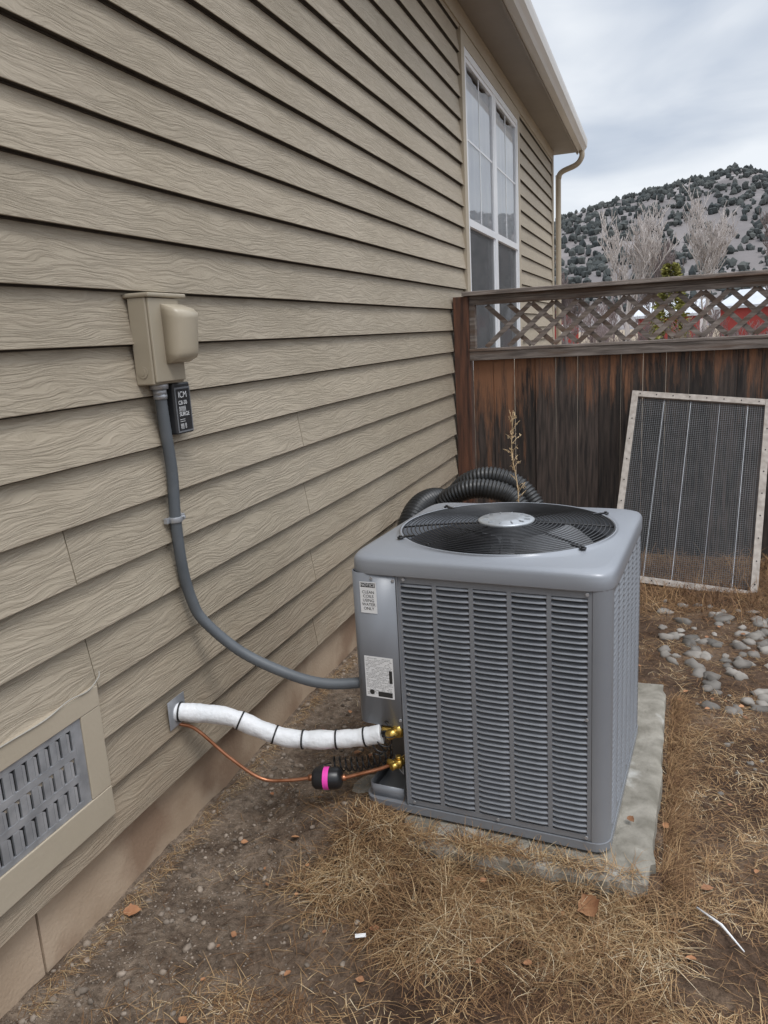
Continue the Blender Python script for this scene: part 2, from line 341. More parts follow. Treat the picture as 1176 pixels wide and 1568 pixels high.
# window
mb=MB()
mb.box((.002,WY0-.03,WZ0-.10),(.040,WY0+.06,WZ1+.10));mb.box((.002,WY1-.06,WZ0-.10),(.040,WY1+.03,WZ1+.10))
mb.box((.002,WY0+.0605,WZ1+.01),(.0395,WY1-.0605,WZ1+.10));mb.box((.002,WY0+.0605,WZ0-.10),(.0395,WY1-.0605,WZ0-.01))
mb.obj('window_trim',M_trim,house,.002)
mb=MB();fy0,fy1,fz0,fz1=WY0+.061,WY1-.061,WZ0-.009,WZ1+.009;ym=6.93;zm=2.285
def fr_(y0,y1,z0,z1,w,x0,x1):
    mb.box((x0,y0,z0),(x1,y0+w,z1));mb.box((x0,y1-w,z0),(x1,y1,z1))
    mb.box((x0,y0+w,z0),(x1-.001,y1-w,z0+w));mb.box((x0,y0+w,z1-w),(x1-.001,y1-w,z1))
fr_(fy0,fy1,fz0,fz1,.05,-.04,.036)
mb.box((-.04,ym-.045,fz0+.05),(.032,ym+.045,fz1-.05))
for y0,y1 in ((fy0+.05,ym-.045),(ym+.045,fy1-.05)):
    fr_(y0,y1,zm,fz1-.05,.03,-.005,.029)
    fr_(y0,y1,fz0+.05,zm-.001,.028,-.03,.020)
    mb.box((-.003,y0,zm-.025),(.0305,y1,zm+.03))
    yc=(y0+y1)/2
    mb.box((.012,yc-.008,zm+.03),(.019,yc+.008,fz1-.08))
    mb.box((.0125,y0+.03,zm+(fz1-zm)*.5-.008),(.0185,y1-.03,zm+(fz1-zm)*.5+.008))
mb.obj('window_frame',M_white,house,.002)
mb=MB()
mb.quad((.0155,fy0,zm),(.0155,fy1,zm),(.0155,fy1,fz1),(.0155,fy0,fz1));mb.quad((-.005,fy0,fz0),(-.005,fy1,fz0),(-.005,fy1,zm),(-.005,fy0,zm))
mb.obj('window_glass',M_glass,house)
mb=MB()
rr=[]
for i in range(161):
    y=fy0+(fy1-fy0)*i/160;x=.001+.004*math.sin(i*.55)+.003*math.sin(i*.23)
    rr.append([(x,y,2.27),(x,y,fz1-.03-.10*abs(math.sin(i/160*math.pi*2)))])
mb.loft(rr,closed=False);mb.obj('window_curtain',M_curt,house)
mb=MB()
x0,x1,y0,y1,z0,z1=-1.2,-.165,fy0-.3,fy1+.3,fz0-.2,fz1+.1
mb.quad((x0,y0,z0),(x0,y1,z0),(x0,y1,z1),(x0,y0,z1));mb.quad((x0,y0,z0),(x1,y0,z0),(x1,y0,z1),(x0,y0,z1));mb.quad((x0,y1,z0),(x1,y1,z0),(x1,y1,z1),(x0,y1,z1))
mb.quad((x0,y0,z0),(x1,y0,z0),(x1,y1,z0),(x0,y1,z0));mb.quad((x0,y0,z1),(x1,y0,z1),(x1,y1,z1),(x0,y1,z1))
mb.obj('room_interior',mk('room_wall',(.10,.10,.11),rough=.9),house)
mb=MB()
for y0,y1 in ((fy0+.08,ym-.075),(ym+.075,fy1-.08)):
    mb.quad((.012,y0,fz0+.078),(.012,y1,fz0+.078),(.012,y1,zm-.03),(.012,y0,zm-.03))
ms=M_scr.node_tree;bs=ms.nodes['Principled BSDF'];om=ms.nodes['Material Output'];mi=ms.nodes.new('ShaderNodeMixShader');ti=ms.nodes.new('ShaderNodeBsdfTransparent');mi.inputs[0].default_value=.62
ms.links.new(ti.outputs[0],mi.inputs[1]);ms.links.new(bs.outputs[0],mi.inputs[2]);ms.links.new(mi.outputs[0],om.inputs[0])
mb.obj('window_screen',M_scr,house)
# foundation vent
vy0,vy1,vz0,vz1=.96,1.395,.385,.615
mb=MB();X=.038
mb.box((.001,vy0-.09,vz1+.001),(X,vy1+.072,vz1+.055));mb.box((.001,vy0-.09,vz0-.085),(X,vy1+.072,vz0-.001))
mb.box((.001,vy1+.001,vz0),(X-.001,vy1+.072,vz1));mb.box((.001,vy0-.09,vz0),(X-.001,vy0-.001,vz1))
mb.obj('vent_trim',M_trim,house,.002)
mb=MB()
w=.018
mb.box((.018,vy0,vz0),(.034,vy0+w,vz1));mb.box((.018,vy1-.026,vz0),(.034,vy1,vz1))
nr=3;nc=11;zz=np.linspace(vz0+.012,vz1-.012,nr+1)
mb.box((.018,vy0+w,vz0),(.0338,vy1-.026,zz[0]+.004));mb.box((.018,vy0+w,zz[-1]-.004),(.0338,vy1-.026,vz1))
for i in range(1,nr): mb.box((.018,vy0+w,zz[i]-.010),(.0336,vy1-.026,zz[i]+.010))
cw=(vy1-.026-vy0-w)/nc
for i in range(nr):
    a=zz[i]+(.010 if i else .004);b_=zz[i+1]-(.010 if i<nr-1 else .004)
    for j in range(nc+1):
        y=vy0+w+cw*j
        mb.box((.020,y-cw*.26,a),(.0335,y+cw*.26,b_))
        if j<nc:
            mb.quad((.0335,y+cw*.26,a),(.037,y+cw*.42,a+.004),(.037,y+cw*.42,b_-.004),(.0335,y+cw*.26,b_))
mb.obj('foundation_vent',M_galv,house,.0008)
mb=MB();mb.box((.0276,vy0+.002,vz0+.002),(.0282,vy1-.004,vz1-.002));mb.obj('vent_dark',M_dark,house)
mb=MB();mb.tube(spline([(.040,.5,.668),(.040,.9,.676),(.040,1.15,.672),(.040,1.28,.668),(.040,1.36,.678),(.040,1.43,.672),(.038,1.475,.688),(.034,1.485,.70)],8),.0016,6)
mb.obj('wall_wire',mk('wire_grey',(.36,.34,.30),(.41,.39,.35),5,.5),house)

# ------------------------------------------------------------------ disconnect box, surge protector, conduit
DB=empty('electrical_disconnect_box')
mb=MB()
Y0,Y1,ZA,ZB=1.80,1.945,1.405,1.650
mb.box((.022,Y0,ZA),(.080,Y1,ZB-.012))
mb.box((.010,Y0-.004,ZB-.012),(.095,Y1+.03,ZB))
mb.obj('enclosure',M_box,DB,.004)
mb=MB();mb.box((.0805,Y0+.003,ZA+.006),(.0885,Y1-.003,ZB-.0135));mb.obj('cover',M_box,DB,.003)
mb=MB();rg=[]
for t in np.linspace(0,1,13):
    z=ZB-.030-.160*t
    dpt=.006+.058*min(1,(t/.16))**.5*(1-.30*t)*(1 if t<.9 else max(0.02,(1-t)/.1)**.5)
    y0_=Y0+.055;y1_=Y1+.014
    ring=[(.087,y0_,z),(.087+dpt*.8,y0_+.003,z),(.087+dpt,y0_+.014,z),(.087+dpt,y1_-.014,z),(.087+dpt*.8,y1_-.002,z),(.087,y1_,z)]
    rg.append(ring)
mb.loft(rg,cap0=True,cap1=True);mb.obj('cover_hood',mk('hood_paint',(.43,.37,.275),(.46,.40,.305),5,.35),DB)
mb=MB()
cx=Vector((.048,Y0-.0005,ZA+.035));mb.tube([cx,cx+Vector((0,-.0015,0))],.016,20);mb.tube([cx,cx+Vector((0,-.0025,0))],.009,20)
mb.obj('knockout',M_box,DB)
SP=empty('surge_protector')
mb=MB();mb.box((.028,1.90,1.255),(.068,1.985,1.403));mb.obj('case',mk('black_plastic',(.025,.026,.028),(.04,.04,.042),9,.35),SP,.005)
mb=MB();mb.box((.0683,1.904,1.260),(.0695,1.981,1.390));mb.obj('label',mk('label_grey',(.16,.165,.175),(.20,.205,.215),rough=.35),SP)
mb=MB();mb.box((.0696,1.909,1.265),(.0700,1.976,1.385));mb.obj('label_face',mk('label_black',(.03,.03,.032),rough=.3),SP)
def text(body,size,M,parent,mat,name='text',ext=.0002,align='LEFT'):
    cu=bpy.data.curves.new(name,'FONT');cu.body=body;cu.size=size;cu.extrude=ext;cu.align_x=align;cu.materials.append(mat)
    o=bpy.data.objects.new(name,cu);sc.collection.objects.link(o);o.parent=parent;o.matrix_local=M;return o
RW=Matrix(((0,0,1,0),(1,0,0,0),(0,1,0,0),(0,0,0,1)))
text("ICM",.025,Matrix.Translation((.0704,1.918,1.360))@RW,SP,M_lab,'brand_print')
text("CB-50\n||||||||\nSURGE\n:::::::\n|||| ||",.0165,Matrix.Translation((.0704,1.916,1.340))@RW,SP,M_lab,'print')
CD=empty('electrical_conduit')
cp=spline([(.045,1.868,1.40),(.045,1.872,1.30),(.045,1.882,1.15),(.045,1.872,1.01),(.045,1.878,.86),(.052,1.895,.755),(.078,1.91,.68),(.18,1.94,.575),(.32,1.965,.505),(.44,1.985,.475),(.575,2.03,.475)],14)
rad=[.0165+.0006*(i%2) for i in range(len(cp))]
mb=MB();mb.tube(cp,rad,12);mb.obj('flexible_tube',M_cond,CD)
mb=MB();mb.tube([(.045,1.868,1.408),(.045,1.868,1.39)],.026,16);mb.tube([(.045,1.868,1.39),(.045,1.869,1.374)],.021,6);mb.tube([(.045,1.869,1.376),(.045,1.869,1.362)],.0195,16)
mb.obj('connector',M_galv,CD)
mb=MB();mb.tube([(.045,1.872,1.018),(.045,1.872,1.002)],.0205,16);mb.box((.024,1.889,1.000),(.050,1.914,1.020));mb.box((.026,1.84,1.002),(.038,1.853,1.018))
mb.tube([(.036,1.905,1.01),(.056,1.905,1.01)],.005,8)
mb.obj('strap',M_galv,CD,.001)

# ------------------------------------------------------------------ concrete pad
mb=MB()
PM=Matrix.Translation((.94,2.49,0))@Matrix.Rotation(math.radians(-2.2),4,'Z')
nxp,nyp=60,70
def padpt(i,j,z):
    x=-.47+.945*i/nxp;y=-.635+1.25*j/nyp
    e=min(i,nxp-i,j,nyp-j)
    zz=z+.0035*noise.noise((x*9,y*9,3))-(.012 if e==0 else (.003 if e==1 else 0))*(1+.9*noise.noise((x*12,y*12,0)))
    if e==0:
        x+=.014*noise.noise((x*10,y*10,7));y+=.014*noise.noise((x*10,y*10,11))
        cn=(abs(x)-.40)+(abs(y)-.56)
        if cn>.05: x*=.975;y*=.98
    return PM@Vector((x,y,zz))
for j in range(nyp+1):
    for i in range(nxp+1): mb.v.append(tuple(padpt(i,j,.07)))
for j in range(nyp):
    for i in range(nxp):
        a=j*(nxp+1)+i;mb.face((a,a+1,a+nxp+2,a+nxp+1),smooth=True)
per=[(i,0) for i in range(nxp)]+[(nxp,j) for j in range(nyp)]+[(i,nyp) for i in range(nxp,0,-1)]+[(0,j) for j in range(nyp,0,-1)]
top=[padpt(i,j,.07) for i,j in per];bot=[Vector((p.x,p.y,-.08)) for p in top];mid=[Vector((p.x+.008*noise.noise((p.x*20,p.y*20,2)),p.y+.008*noise.noise((p.x*20,p.y*20,6)),.035)) for p in top]
mb.loft([bot,mid,top],smooth=False)
mb.obj('concrete_pad',M_conc)

# ------------------------------------------------------------------ condenser
ACM=Matrix.Translation((.938,2.325,.078))@Matrix.Rotation(math.radians(-4.5),4,'Z')
AC=empty('air_conditioner_condenser',ACM)
W=.74;D=.74;HW=W/2;HD=D/2;HB=.765
def acobj(mb,name,mat,bevel=0):
    return mb.obj(name,mat,AC,bevel)
def rrect(hw,hd,r,z,n=8):
    out=[]
    for cx,cy,a0 in ((hw-r,hd-r,0),(-hw+r,hd-r,90),(-hw+r,-hd+r,180),(hw-r,-hd+r,270)):
        for i in range(n+1):
            a=math.radians(a0+90*i/n);out.append(Vector((cx+r*math.cos(a),cy+r*math.sin(a),z)))
    return out
CR=.044
mb=MB();mb.loft([rrect(HW-.004,HD-.004,CR,0),rrect(HW+.002,HD+.002,CR,.004),rrect(HW+.002,HD+.002,CR,.030),rrect(HW-.012,HD-.012,CR,.0305)],cap0=True,cap1=True,smooth=False)
acobj(mb,'base_pan',M_ac,.001)
mb=MB()
core=[(-.215,-HD+.028),(HW-.05,-HD+.028),(HW-.028,-HD+.05),(HW-.028,HD-.05),(HW-.05,HD-.028),(-HW+.05,HD-.028),(-HW+.028,HD-.05),(-HW+.028,-.17),(-.215,-.27)]
mb.loft([[Vector((x,y,.03)) for x,y in core],[Vector((x,y,.70)) for x,y in core]],smooth=False)
acobj(mb,'coil_core',M_acdk)
def post(a0,cx,cy,z0=.03,z1=HB,r=CR,ext=.003,ext2=.003):
    mbp=MB();p=[]
    n=10
    for i in range(n+1):
        a=math.radians(a0+90*i/n);p.append((cx+r*math.cos(a),cy+r*math.sin(a)))
    def ret(a,s_,e):
        a=math.radians(a);t=(s_*math.sin(a),-s_*math.cos(a));n_=(math.cos(a),math.sin(a))
        q=p[0] if s_>0 else p[-1]
        e1=(q[0]+t[0]*e,q[1]+t[1]*e);return e1,(e1[0]-n_[0]*.014,e1[1]-n_[1]*.014)
    e1,e2=ret(a0,1,ext);f1,f2=ret(a0+90,-1,ext2)
    p=[e2,e1]+p+[f1,f2]
    mbp.loft([[Vector((x,y,z0)) for x,y in p],[Vector((x,y,z1)) for x,y in p]],closed=False,smooth=True)
    return mbp
for nme,a0,cx,cy in (('corner_post_front',270,HW-CR,-HD+CR),('corner_post_right',0,HW-CR,HD-CR),('corner_post_back',90,-HW+CR,HD-CR)):
    o=acobj(post(a0,cx,cy),nme,M_ac)
    o.data.polygons.foreach_set('use_smooth',[False]*2+[True]*10+[False]*2)
def louvers(mb,o,u,n,w,z0,z1,cols,rows):
    o=Vector(o);u=Vector(u);n=Vector(n)
    def P(a,b,z): return o+u*a+n*b+Vector((0,0,z))
    fr=.011;rib=.0125
    def bx(a0,a1,b0,b1,c0,c1):
        q=[P(a,b,c) for a in (a0,a1) for b in (b0,b1) for c in (c0,c1)]
        k=len(mb.v);mb.v+=[tuple(p) for p in q]
        for f in ((0,1,3,2),(4,6,7,5),(0,4,5,1),(2,3,7,6),(0,2,6,4),(1,5,7,3)): mb.face([k+i for i in f])
    bx(0,fr,-.012,.0006,z0,z1);bx(w-fr,w,-.012,.0006,z0,z1);bx(fr,w-fr,-.012,.0004,z0,z0+.016);bx(fr,w-fr,-.012,.0004,z1-.020,z1)
    zi0=z0+.016;zi1=z1-.020;cw=(w-2*fr+rib)/cols
    for c in range(1,cols): bx(fr+c*cw-rib,fr+c*cw,-.010,.0008,zi0,zi1)
    ph=(zi1-zi0)/rows;S=7
    for c in range(cols):
        a0=fr+c*cw;a1=a0+cw-rib
        for r in range(rows):
            zt=zi1-r*ph
            prof=[(-.0115,0),(-.004,-.18),(.0035,-.42),(.0045,-.54),(.0015,-.63),(-.003,-.63)]
            k=len(mb.v)
            for i in range(S):
                t=i/(S-1);e=1-abs(2*t-1)**8
                for b,z in prof: mb.v.append(tuple(P(a0+(a1-a0)*t,(b if b<0 else b*e),zt+z*ph)))
            m_=len(prof)
            for i in range(S-1):
                for q in range(m_-1):
                    x=k+i*m_+q;mb.face((x,x+m_,x+m_+1,x+1),.5,0,None,True)
pw=D-2*CR-.008
mb=MB();louvers(mb,(-.222,-HD+.002,0),(1,0,0),(0,-1,0),HW-CR-.004+.222,.034,HB-.006,5,41);acobj(mb,'front_louver_panel',M_ac)
mb=MB();louvers(mb,(HW-.002,-HD+CR+.004,0),(0,1,0),(1,0,0),pw,.034,HB-.006,6,41);acobj(mb,'side_louver_panel',M_ac)
mb=MB();louvers(mb,(HW-CR-.004,HD-.002,0),(-1,0,0),(0,1,0),pw,.034,HB-.006,6,41);acobj(mb,'back_louver_panel',M_ac)
mb=MB();louvers(mb,(-HW+.002,HD-CR-.004,0),(0,-1,0),(-1,0,0),D-.28,.034,HB-.006,5,41);acobj(mb,'left_louver_panel',M_ac)
def wrap(z0,z1,fr=-.226,bk=-.14,r=.03,off=0):
    p=[(-HW-off,bk)]+[(-HW+r-(r+off)*math.cos(math.radians(a)),-HD+r-(r+off)*math.sin(math.radians(a))) for a in range(0,91,15)]+[(fr,-HD-off)]
    return [[Vector((x,y,z0)) for x,y in p],[Vector((x,y,z1)) for x,y in p]]
mb=MB();mb.loft(wrap(.285,HB-.004,off=.003),closed=False);o=acobj(mb,'access_panel',M_ac);s=o.modifiers.new('s','SOLIDIFY');s.thickness=.003
mb=MB()
p=[Vector((x,y,.287)) for x,y in ((-HW+.002,-.14),(-HW+.002,-HD+.03),(-HW+.03,-HD+.002),(-.226,-HD+.002),(-.226,-.25),(-HW+.03,-.14))]
mb.v+=[tuple(q) for q in p];mb.face(range(6));acobj(mb,'recess_ceiling',M_ac)
mb=MB();mb.quad((-HW+.004,-.15,.03),(-.226,-.285,.03),(-.226,-.285,.287),(-HW+.004,-.15,.287))
mb.quad((-.2262,-.285,.03),(-.2262,-HD+.001,.03),(-.2262,-HD+.001,.287),(-.2262,-.285,.287))
mb.quad((-HW+.004,-.15,.03),(-HW+.004,-.10,.03),(-HW+.004,-.10,.287),(-HW+.004,-.15,.287))
acobj(mb,'valve_plate',mk('plate_paint',(.10,.105,.112),(.13,.135,.14),6,.45))
mb=MB();mb.loft(wrap(.03,.070,fr=-.24,bk=-.20,off=-.012),closed=False);o=acobj(mb,'recess_lower_lip',M_ac);s=o.modifiers.new('s','SOLIDIFY');s.thickness=.003
mb=MB();mb.box((-.2235,-HD-.0035,.034),(-.2195,-HD+.0012,HB-.004));acobj(mb,'panel_flange',M_ac)
def se(a,b,n,sc_,z,N=224):
    out=[]
    for i in range(N):
        t=2*math.pi*i/N;c=math.cos(t);s_=math.sin(t)
        r=(abs(c/a)**n+abs(s_/b)**n)**(-1/n)*sc_
        out.append(Vector((r*c,r*s_,z)))
    return out
def circ(r,z,N=224): return [Vector((r*math.cos(2*math.pi*i/N),r*math.sin(2*math.pi*i/N),z)) for i in range(N)]
RO=.330
mb=MB()
mb.loft([se(HW,HD,13,.985,HB-.004),se(HW,HD,13,1.018,HB-.006),se(HW,HD,13,1.020,HB-.003),se(HW,HD,13,1.018,HB+.030),se(HW,HD,12,1.012,HB+.037),se(HW,HD,12,1.003,HB+.041),se(HW,HD,11,.985,HB+.0445),se(HW,HD,10,.955,HB+.047)],smooth=True)
o1=se(HW,HD,10,.955,HB+.047)
rings=[o1]
for t,z in ((.35,.050),(.7,.055),(.94,.058)):
    rings.append([Vector((a.x*(1-t)+b.x*t,a.y*(1-t)+b.y*t,HB+z)) for a,b in zip(o1,circ(RO,0))])
rings+= [circ(RO+.004,HB+.062),circ(RO-.002,HB+.062),circ(RO-.005,HB+.055),circ(RO-.006,HB+.0)]
mb.loft(rings);acobj(mb,'lid',M_aclid)
mb=MB();mb.loft([circ(RO-.006,HB+.0,96),circ(RO-.02,HB-.12,96),circ(RO-.02,.12,96),circ(.01,.10,96)]);acobj(mb,'fan_shroud',M_shr)
mb=MB()
def dome(r): return HB+.060+.016*(1-(r/RO)**2)
nr_=19
for i in range(nr_):
    r=.092+(RO-.006-.092)*i/(nr_-1)
    N=112
    p=circ(r,dome(r),N);rw=.0018
    rg=[[q+Vector((q.x/r*rw*math.cos(a),q.y/r*rw*math.cos(a),rw*math.sin(a))) for q in p] for a in [math.pi/2*k_ for k_ in range(5)]]
    mb.loft(rg)
for k_ in range(8):
    a=2*math.pi*k_/8+.2
    mb.tube([Vector((r*math.cos(a),r*math.sin(a),dome(r)-.0045)) for r in np.linspace(.05,RO,8)],.0028,6)
acobj(mb,'fan_guard',M_blk)
mb=MB()
mb.loft([circ(.086,dome(.08)+.001,64),circ(.088,dome(.08)+.006,64),circ(.083,dome(.08)+.009,64),circ(.06,dome(.08)+.009,64),circ(.055,dome(.08)+.012,64),circ(.03,dome(.08)+.013,64)],cap1=True)
for k_ in range(12):
    a=2*math.pi*k_/12;mb.box((.02,-.0015,dome(.08)+.010),(.075,.0015,dome(.08)+.0125),M=Matrix.Rotation(a,4,'Z'))
acobj(mb,'motor_cap',M_cap)
mb=MB()
mb.tube([(0,0,HB-.06),(0,0,HB-.01)],.06,24);mb.tube([(0,0,HB-.02),(0,0,HB+.05)],.012,10)
for k_ in range(4):
    a0=k_*math.pi/2+.55;rg=[]
    for r in np.linspace(.055,.30,8):
        hw_=.18+.36*(r/.3)
        rg.append([Vector((r*math.cos(a0+t*hw_),r*math.sin(a0+t*hw_),HB-.035+.045*t)) for t in np.linspace(-1,1,7)])
    mb.loft(rg,closed=False)
acobj(mb,'fan_blades',mk('fan_blade_metal',(.18,.185,.195),(.23,.235,.245),4,.4))
mb=MB()
for a in (38,142,218,322):
    c_,s_=math.cos(math.radians(a)),math.sin(math.radians(a))
    p=Vector((c_*(RO+.014),s_*(RO+.014),HB+.060));mb.tube([p,p+Vector((0,0,.005))],.010,10);mb.tube([p+Vector((0,0,.005)),p+Vector((0,0,.009))],.005,6)
    mb.box((-.012,-.005,HB+.062),(.024,.005,HB+.066),M=Matrix.Rotation(math.radians(a),4,'Z')@Matrix.Translation((RO-.02,0,0)))
acobj(mb,'guard_clips',M_blk)
mb=MB()
for x,z in ((-.30,HB-.018),(-.232,HB-.02),(-.232,.31),(-.20,HB-.014),(.31,HB-.014),(-.20,.045),(.31,.045),(.31,.40),(.06,.045),(-.2,.40)):
    p=Vector((x,-HD-.0015,z));mb.tube([p,p+Vector((0,-.003,0))],.005,8)
acobj(mb,'screws',M_galv)
def sticker(x0,x1,z0,z1,name,lines,hdr=None):
    mb=MB();y=-HD-.0036
    mb.box((x0,y-.0004,z0),(x1,y,z1));acobj(mb,name,M_lab)
    mb=MB();zc=z1-.006
    if hdr=='notice':
        mb.box((x0+.003,y-.0007,z1-.016),(x1-.003,y-.0004,z1-.003));zc=z1-.02
    while lines and zc>z0+.006:
        x=x0+.004
        while x<x1-.008:
            w_=rnd(.003,.009)
            if random.random()<.8: mb.box((x,y-.0006,zc-.0009),(min(x+w_,x1-.004),y-.0004,zc))
            x+=w_+.0015
        zc-=.0044
    if hdr=='bar':
        mb.box((x0+.04,y-.0008,z0+.004),(x1-.006,y-.0007,z0+.020));mb.box((x1-.014,y-.0008,z0+.05),(x1-.004,y-.0007,z0+.09))
        mb.tube([(x0+.02,y-.0007,z0+.016),(x0+.02,y-.0009,z0+.016)],.008,16)
    if mb.v: acobj(mb,name+'_print',M_ink)
TF=Matrix.Rotation(math.radians(90),4,'X')
sticker(-.338,-.286,.640,.735,'notice_label',False,'notice')
text("NOTICE",.0125,Matrix.Translation((-.312,-HD-.0046,.7215))@TF,AC,M_lab,'notice_print',align='CENTER')
text("CLEAN\nCOILS\nUSING\nWATER\nONLY",.0125,Matrix.Translation((-.312,-HD-.0042,.700))@TF,AC,M_ink,'notice_text',align='CENTER')
sticker(-.338,-.246,.375,.505,'rating_label',True,'bar')
mb=MB();Mx=Matrix.Translation((-.292,-.262,.09))@Matrix.Rotation(math.radians(-43.4),4,'Z')
mb.box((-.03,-.0012,-.02),(.03,-.0006,.02),M=Mx);acobj(mb,'barcode_label',M_lab)
mb=MB()
for i in range(16): mb.box((-.024+.003*i,-.0016,-.014),(-.024+.003*i+rnd(.0008,.002),-.0012,.002),M=Mx)
acobj(mb,'barcode_print',M_ink)
inv=ACM.inverted()
def lw(*p): return inv@Vector(p)
v1=Vector((.665,1.985,.345));v2=Vector((.66,1.985,.235))
mb=MB()
for v,s_ in ((v1,1.1),(v2,.8)):
    b0=v+Vector((.03,.10,0))
    mb.tube([lw(*b0),lw(*v)],.014*s_,10)
    mb.tube([lw(*(v+Vector((0,0,-.012*s_)))),lw(*(v+Vector((0,0,.02*s_))))],.017*s_,6)
    mb.tube([lw(*(v+Vector((0,0,.02*s_)))),lw(*(v+Vector((0,0,.034*s_))))],.011*s_,8)
    mb.tube([lw(*v),lw(*(v+Vector((-.02*s_,-.03*s_,0))))],.014*s_,6)
    mb.tube([lw(*v),lw(*(v+Vector((-.045*s_,.0,.002))))],.012*s_,10)
acobj(mb,'service_valves',M_brass)

# ------------------------------------------------------------------ refrigerant lines
RL=empty('refrigerant_line_set')
pi=spline([(.012,1.79,.43),(.06,1.805,.425),(.16,1.86,.395),(.25,1.885,.352),(.33,1.905,.322),(.43,1.93,.315),(.54,1.96,.320),(.615,1.975,.335)],14)
mb=MB();mb.tube(pi,[.0275+.004*noise.noise((i*.15,3,1))+.002*noise.noise((i*.7,1,1)) for i in range(len(pi))],18);mb.obj('insulated_suction_line',M_foam,RL)
mb=MB()
for i in (8,33,50,63,76,88):
    d=(pi[i+1]-pi[i]).normalized();mb.tube([pi[i]-d*.0025,pi[i]+d*.0025],.0302,18)
mb.tube([pi[0],pi[3]],.030,16)
mb.tube([pi[-1],Vector((.65,1.985,.345))],.012,12)
mb.obj('cable_ties',M_blk,RL)
mb=MB();cpp=spline([(.0,1.79,.395),(.03,1.80,.385),(.07,1.82,.36),(.155,1.85,.262),(.24,1.88,.185),(.32,1.90,.178),(.39,1.92,.185)],12)
mb.tube(cpp,.0055,10);mb.tube(spline([(.49,1.94,.187),(.54,1.955,.20),(.60,1.975,.215),(.64,1.985,.232)],8),.0058,10)
mb.tube([(.385,1.92,.185),(.40,1.923,.186)],.010,10);mb.tube([(.485,1.94,.187),(.50,1.944,.19)],.010,10)
mb.obj('copper_liquid_line',M_cop,RL)
mb=MB()
a=Vector((.396,1.921,.185));b_=Vector((.490,1.941,.187));d=(b_-a)
mb.tube([a,a+d*.04,a+d*.14,a+d*.86,a+d*.96,b_],[.010,.026,.0335,.0335,.026,.010],24);mb.obj('filter_drier',M_blk,RL)
mb=MB();mb.tube([a+d*.40,a+d*.58],.0342,24,caps=False);mb.obj('drier_tape',M_pink,RL)
mb=MB();mb.box((.0295,1.745,.390),(.0312,1.83,.480));mb.obj('wall_plate',M_galv,RL,.004)
mb=MB()
def coil(a,b,rc,turns,rw):
    a=Vector(a);b=Vector(b);ax=(b-a).normalized();u=ax.cross(Vector((0,0,1))).normalized();w=ax.cross(u);n=turns*14
    mb.tube([a+(b-a)*(i/n)+Vector((0,0,-.02*math.sin(math.pi*i/n)))+u*rc*math.cos(i/14*6.283)+w*rc*math.sin(i/14*6.283) for i in range(n+1)],rw,5)
coil((.44,1.97,.215),(.63,2.02,.25),.020,11,.0024)
coil((.60,1.955,.29),(.655,1.96,.385),.021,4,.0022)
mb.tube(spline([(.44,1.97,.215),(.41,1.95,.21),(.40,1.94,.20)],5),.0022,5)
mb.obj('sensor_coil_cord',M_blk,RL)
# ------------------------------------------------------------------ black corrugated pipe
HO=empty('corrugated_drain_pipe')
def corr(pts,r,name):
    sp=spline(pts,40)
    out=[];step=.0045;rem=0
    for p,q in zip(sp[:-1],sp[1:]):
        dl=(q-p).length;t=rem
        while t<dl: out.append(p.lerp(q,t/dl));t+=step
        rem=t-dl
    mb=MB();mb.tube(out,[r+(.004 if (i//2)%2 else -.002) for i in range(len(out))],20,caps=False);mb.obj(name,M_hose,HO)
corr([(.20,3.35,.08),(.17,3.5,.3),(.19,3.65,.55),(.23,3.8,.635),(.30,3.95,.60),(.4,4.0,.4),(.6,3.9,.1)],.062,'pipe_bend')
corr([(.22,4.0,.10),(.26,3.85,.42),(.32,3.82,.62),(.43,3.8,.70),(.56,3.8,.715),(.70,3.8,.66),(.82,3.75,.45),(.85,3.6,.1)],.048,'pipe_loop')
corr([(.30,4.2,.10),(.30,4.05,.5),(.36,3.98,.66),(.47,3.95,.74),(.60,3.95,.745),(.74,3.95,.66),(.88,3.9,.4),(.9,3.8,.1)],.048,'pipe_loop_rear')

# ------------------------------------------------------------------ fence
FE=empty('wooden_fence');FY=5.35
mb=MB();x=.155
while x<7:
    w_=.138+rnd(-.004,.004);o=rnd(-.007,.007)
    mb.box((x,FY+o,-.08),(x+w_,FY+.018+o,1.335),rnd(0,1));x+=w_+rnd(.0006,.003)
mb.obj('boards',M_fence,FE,.004)
mb=MB();mb.box((.034,FY-.045,-.1),(.14,FY+.06,1.735),.3);mb.obj('post',M_post,FE,.003)
mb=MB()
mb.box((.14,FY-.045,1.305),(7,FY-.009,1.365),.3);mb.box((.1405,FY-.050,1.366),(7,FY+.05,1.385),.6)
mb.box((.1405,FY-.02,1.675),(7,FY+.03,1.71),.4);mb.box((.10,FY-.065,1.737),(7,FY+.075,1.765),.7)
mb.box((.1405,FY-.025,1.7105),(7,FY+.035,1.7365),.2)
mb.box((.1410,FY-.03,1.386),(.18,FY+.03,1.674),.2)
mb.obj('rails',M_wood,FE,.003)
mb=MB()
def slat(x0,dirn,yo):
    h=.288;z0=1.386;w_=.0205
    a=Vector((x0,0,z0));b=Vector((x0+dirn*h*1.05,0,z0+h));t=(b-a).normalized();n=Vector((t.z,0,-t.x))*w_
    q=[a-n,a+n,b+n,b-n];r=rnd(0,1)
    for s_ in q: s_.z=min(max(s_.z,z0-.002),z0+h+.002)
    mb.loft([[Vector((p.x,FY+yo,p.z)) for p in q],[Vector((p.x,FY+yo+.008,p.z)) for p in q]],r,cap0=True,cap1=True,smooth=False)
x=-.05
while x<7:
    if x>.17: slat(x,1,-.004)
    if x-.3>.17: slat(x,-1,.006)
    x+=.152
mb.obj('lattice',M_wood,FE)

